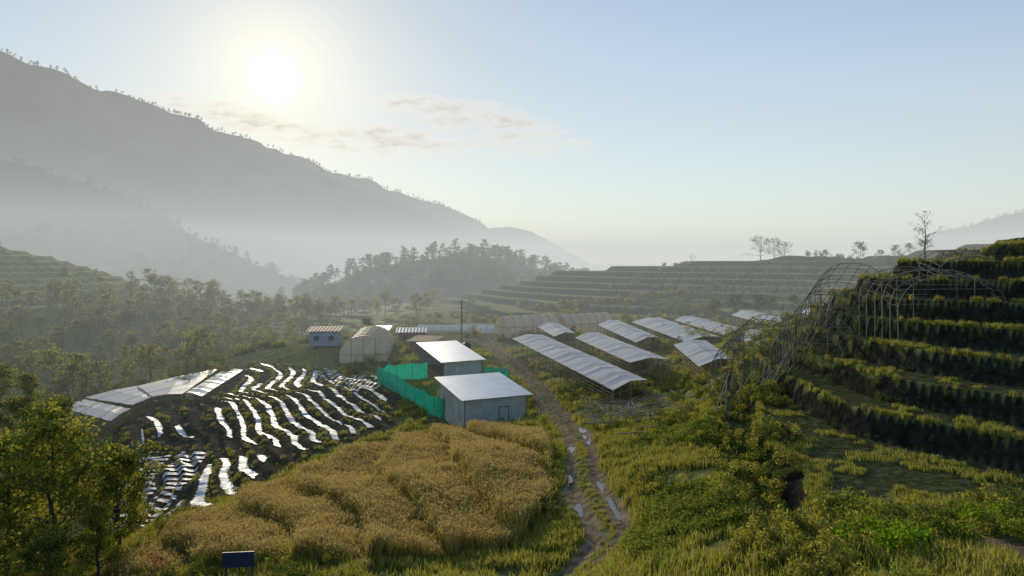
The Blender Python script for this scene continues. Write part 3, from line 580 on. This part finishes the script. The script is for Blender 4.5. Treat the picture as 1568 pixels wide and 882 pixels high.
for i in range(34):
    x=16+i*.45+random.uniform(-.5,.5); y=58+i*.4+random.uniform(-1,1); z=h1(x,y); b.tube([(x,y,z-.2),(x+random.uniform(-.3,1.8),y+random.uniform(-.4,.4),z+random.uniform(1.5,3.9))],.045,4,0)
for i in range(9):
    x=17.5+i*1.4; y=59+i; z=h1(x,y); b.tube([(x,y,z+1.6),(x+2.2,y+1.2,h1(x+2,y+1.2)+2.2)],.035,4,0)
b.obj('leaning_bamboo_poles',[M_bamd])
b=MB()
for i in range(190):
    x=random.gauss(11.5,2.6); y=random.gauss(73,4.8)
    if abs(x-5.5)<2.5: continue
    z=h1(x,y)+random.uniform(.15,.6); a=random.gauss(.9,.9); l=random.uniform(1.2,3.2); b.tube([(x-l*math.cos(a),y-l*math.sin(a),z+random.uniform(-.1,.3)),(x+l*math.cos(a),y+l*math.sin(a),z+random.uniform(-.1,.4))],random.uniform(.035,.065),4,0)
b.obj('bamboo_pile',[M_bam])
b=MB(); prev=None
for i in range(20):
    t_=i/19; x=9.2*(1-t_)-.6*t_; y=78*(1-t_)+121*t_; z=h1(x,y); p=(x,y,z+1.1); b.tube([(x,y,z-.3),(x+random.uniform(-.1,.1),y,z+1.3)],.04,4,0)
    if prev: b.tube([prev,p],.025,4,0)
    prev=p
b.obj('bamboo_fence',[M_bam])
e=empty('notice_board'); sx,sy=-11.1,30; zg=h1(sx,sy); b=MB(); b.box((sx,sy,-12.1),(1.25,.05,.62),0,.12); b.obj('board',[M_blue],parent=e)
b=MB(); 
for a in(-.5,.5): b.tube([(sx+a,sy+.06+a*.12,zg-.4),(sx+a,sy+.06+a*.12,-11.8)],.035,6,0)
b.obj('posts',[M_dark],parent=e)
M_water=pmat('puddle_water',(.10,.095,.085),None,2,.05,spec=.7)
for (x,y,a,l,w_) in[(6.0,42.8,1.6,1.7,.34),(4.1,44.5,1.5,1.2,.28),(5.8,47.5,1.6,1.2,.28),(4.0,51,1.5,1.0,.25),(6.4,62,1.6,1.6,.38),(4.8,59,1.5,1.0,.28),(6.5,68,1.6,1.2,.35)]:
    b=MB(); n=22; z=h1(x,y)+.09; vs=[]
    for k in range(n):
        th=2*math.pi*k/n; rr=1+.25*math.sin(3*th+x)+.12*math.sin(5*th); px=l*rr*math.cos(th); py=w_*rr*math.sin(th); vs.append((x+px*math.cos(a)-py*math.sin(a),y+px*math.sin(a)+py*math.cos(a),z))
    b.add(vs,[tuple(range(n))],0); b.obj('puddle',[M_water])
# ------------------------------------------------------------ haze (homogeneous media filling the valley, own glow in place of scattered sunlight)
def vol(name,x0,x1,y0,y1,z0,z1,dens,colr,em):
    mb=MB(); mb.prism([(x0,y0),(x1,y0),(x1,y1),(x0,y1)],z0,z1,0); m,t=nt(name+'_mat'); s_=N(t,'ShaderNodeVolumeAbsorption'); s_.inputs['Color'].default_value=(0,0,0,1); s_.inputs['Density'].default_value=dens
    e_=N(t,'ShaderNodeEmission'); e_.inputs[0].default_value=c4(colr); e_.inputs[1].default_value=em*dens; a=N(t,'ShaderNodeAddShader'); t.links.new(s_.outputs[0],a.inputs[0]); t.links.new(e_.outputs[0],a.inputs[1])  # emission supplies the haze brightness; the medium scatters no sunlight
    o=N(t,'ShaderNodeOutputMaterial'); t.links.new(a.outputs[0],o.inputs['Volume']); mb.obj(name,[m])
vol('glowing_morning_haze',-5000,5000,60,2500,-90,460,.00025,(.97,.97,.93),.70)  # emissive haze, its glow lightens the far slopes
vol('glowing_valley_mist',-4800,4800,90,2400,-85,50,.0012,(.93,.99,.96),.68)  # emissive mist, own glow veils and lifts the dark mid-distance
# ------------------------------------------------------------ sky & sun
SD=Vector((-364,1132,282)).normalized()
w=bpy.data.worlds.new('World'); scene.world=w; w.use_nodes=True; t=w.node_tree; t.nodes.clear(); L=t.links.new
sk=N(t,'ShaderNodeTexSky'); sk.sky_type='NISHITA'; sk.sun_disc=False; sk.sun_elevation=math.asin(SD.z); sk.sun_rotation=math.atan2(SD.x,SD.y)%(2*math.pi); sk.air_density=1.2; sk.dust_density=.5; sk.altitude=1500
bg=N(t,'ShaderNodeBackground'); tv=N(t,'ShaderNodeVectorMath',operation='MULTIPLY'); tv.inputs[1].default_value=(.80,.97,1.14); L(sk.outputs[0],tv.inputs[0]); L(tv.outputs[0],bg.inputs[0])
tc=N(t,'ShaderNodeTexCoord')
def Mt(op,a,b=None,cl=False):
    n=N(t,'ShaderNodeMath',operation=op,use_clamp=cl)
    for i,v in enumerate((a,b)):
        if v is None: continue
        if isinstance(v,(int,float)): n.inputs[i].default_value=v
        else: L(v,n.inputs[i])
    return n.outputs[0]
dt=N(t,'ShaderNodeVectorMath',operation='DOT_PRODUCT'); L(tc.outputs['Generated'],dt.inputs[0]); dt.inputs[1].default_value=SD
ang=Mt('ARCCOSINE',Mt('MINIMUM',dt.outputs['Value'],.999999))
def ex(k,amp,p=1):
    a=Mt('DIVIDE',ang,k); 
    if p==2: a=Mt('MULTIPLY',a,a)
    return Mt('MULTIPLY',Mt('EXPONENT',Mt('MULTIPLY',a,-1.0)),amp)
def glow(fac,c):
    e=N(t,'ShaderNodeBackground'); e.inputs[0].default_value=c4(c); L(fac,e.inputs[1]); return e.outputs[0]
def add(a,b): n=N(t,'ShaderNodeAddShader'); L(a,n.inputs[0]); L(b,n.inputs[1]); return n.outputs[0]
L(Mt('MULTIPLY',Mt('SUBTRACT',1.0,ex(.38,.66)),.15),bg.inputs[1])
sh=add(bg.outputs[0],glow(ex(.017,8,2),(1,.96,.85))); sh=add(sh,glow(ex(.085,1.15),(1,.86,.52))); sh=add(sh,glow(ex(.45,.20),(1,.80,.48)))
sp=N(t,'ShaderNodeSeparateXYZ'); L(tc.outputs['Generated'],sp.inputs[0]); yc=Mt('MAXIMUM',sp.outputs[1],.05); U=Mt('DIVIDE',sp.outputs[0],yc); Vv=Mt('DIVIDE',sp.outputs[2],yc)
hz=Mt('MULTIPLY',Mt('EXPONENT',Mt('MULTIPLY',Mt('ABSOLUTE',sp.outputs[2]),-8.0)),Mt('MULTIPLY',Mt('MAXIMUM',dt.outputs['Value'],0),.40)); sh=add(sh,glow(hz,(1,.66,.36)))
def ell(cu,cv,slope,ru,rv):
    du=Mt('SUBTRACT',U,cu); dv=Mt('SUBTRACT',Mt('SUBTRACT',Vv,cv),Mt('MULTIPLY',du,slope)); a=Mt('DIVIDE',du,ru); b=Mt('DIVIDE',dv,rv)
    return Mt('SUBTRACT',1.0,Mt('ADD',Mt('MULTIPLY',a,a),Mt('MULTIPLY',b,b)),True)
mk=Mt('MAXIMUM',Mt('MAXIMUM',ell(-.07,.20,-.17,.18,.030),ell(-.155,.163,-.12,.13,.028)),Mt('MAXIMUM',Mt('MULTIPLY',ell(-.34,.185,-.24,.22,.026),1.0),Mt('MULTIPLY',ell(.0,.165,-.1,.15,.038),.75)))
cv=N(t,'ShaderNodeCombineXYZ'); L(Mt('ADD',U,Mt('MULTIPLY',Vv,-.3)),cv.inputs[0]); L(Mt('MULTIPLY',Vv,3.0),cv.inputs[1])
nz=N(t,'ShaderNodeTexNoise'); nz.inputs['Scale'].default_value=24; nz.inputs['Detail'].default_value=10; nz.inputs['Roughness'].default_value=.66; L(cv.outputs[0],nz.inputs['Vector'])
cd=Mt('MULTIPLY',Mt('ADD',Mt('MULTIPLY',nz.outputs[0],1.5),Mt('SUBTRACT',Mt('MULTIPLY',mk,.55),.93)),2.0,True); 
cd=Mt('MULTIPLY',cd,Mt('MULTIPLY',mk,2.5,True))
mxr=N(t,'ShaderNodeMapRange'); mxr.inputs[1].default_value=.4; mxr.inputs[2].default_value=1.0; mxr.inputs[3].default_value=1.35; mxr.inputs[4].default_value=.72; L(cd,mxr.inputs[0])
cb=N(t,'ShaderNodeBackground'); cb.inputs[0].default_value=(1,.82,.62,1); L(mxr.outputs[0],cb.inputs[1])
mxs=N(t,'ShaderNodeMixShader'); L(Mt('MULTIPLY',cd,.75),mxs.inputs[0]); L(sh,mxs.inputs[1]); L(cb.outputs[0],mxs.inputs[2])
wo=N(t,'ShaderNodeOutputWorld'); L(mxs.outputs[0],wo.inputs[0])
sl=bpy.data.lights.new('sun','SUN'); sl.energy=5; sl.angle=math.radians(.5); sl.color=(1,.86,.62); so=bpy.data.objects.new('sun',sl); C.objects.link(so); so.rotation_euler=SD.to_track_quat('Z','Y').to_euler()
cam=bpy.data.cameras.new('camera'); cam.lens=26; cam.sensor_width=36; cam.shift_y=-41/1568; cam.clip_end=30000; co=bpy.data.objects.new('camera',cam); C.objects.link(co); co.location=(0,0,0); co.rotation_euler=(math.pi/2,0,0); scene.camera=co
scene.view_settings.view_transform='Standard'; scene.view_settings.look='None'; scene.view_settings.exposure=0
print('verts',len(V),'mulch',len(Fm))
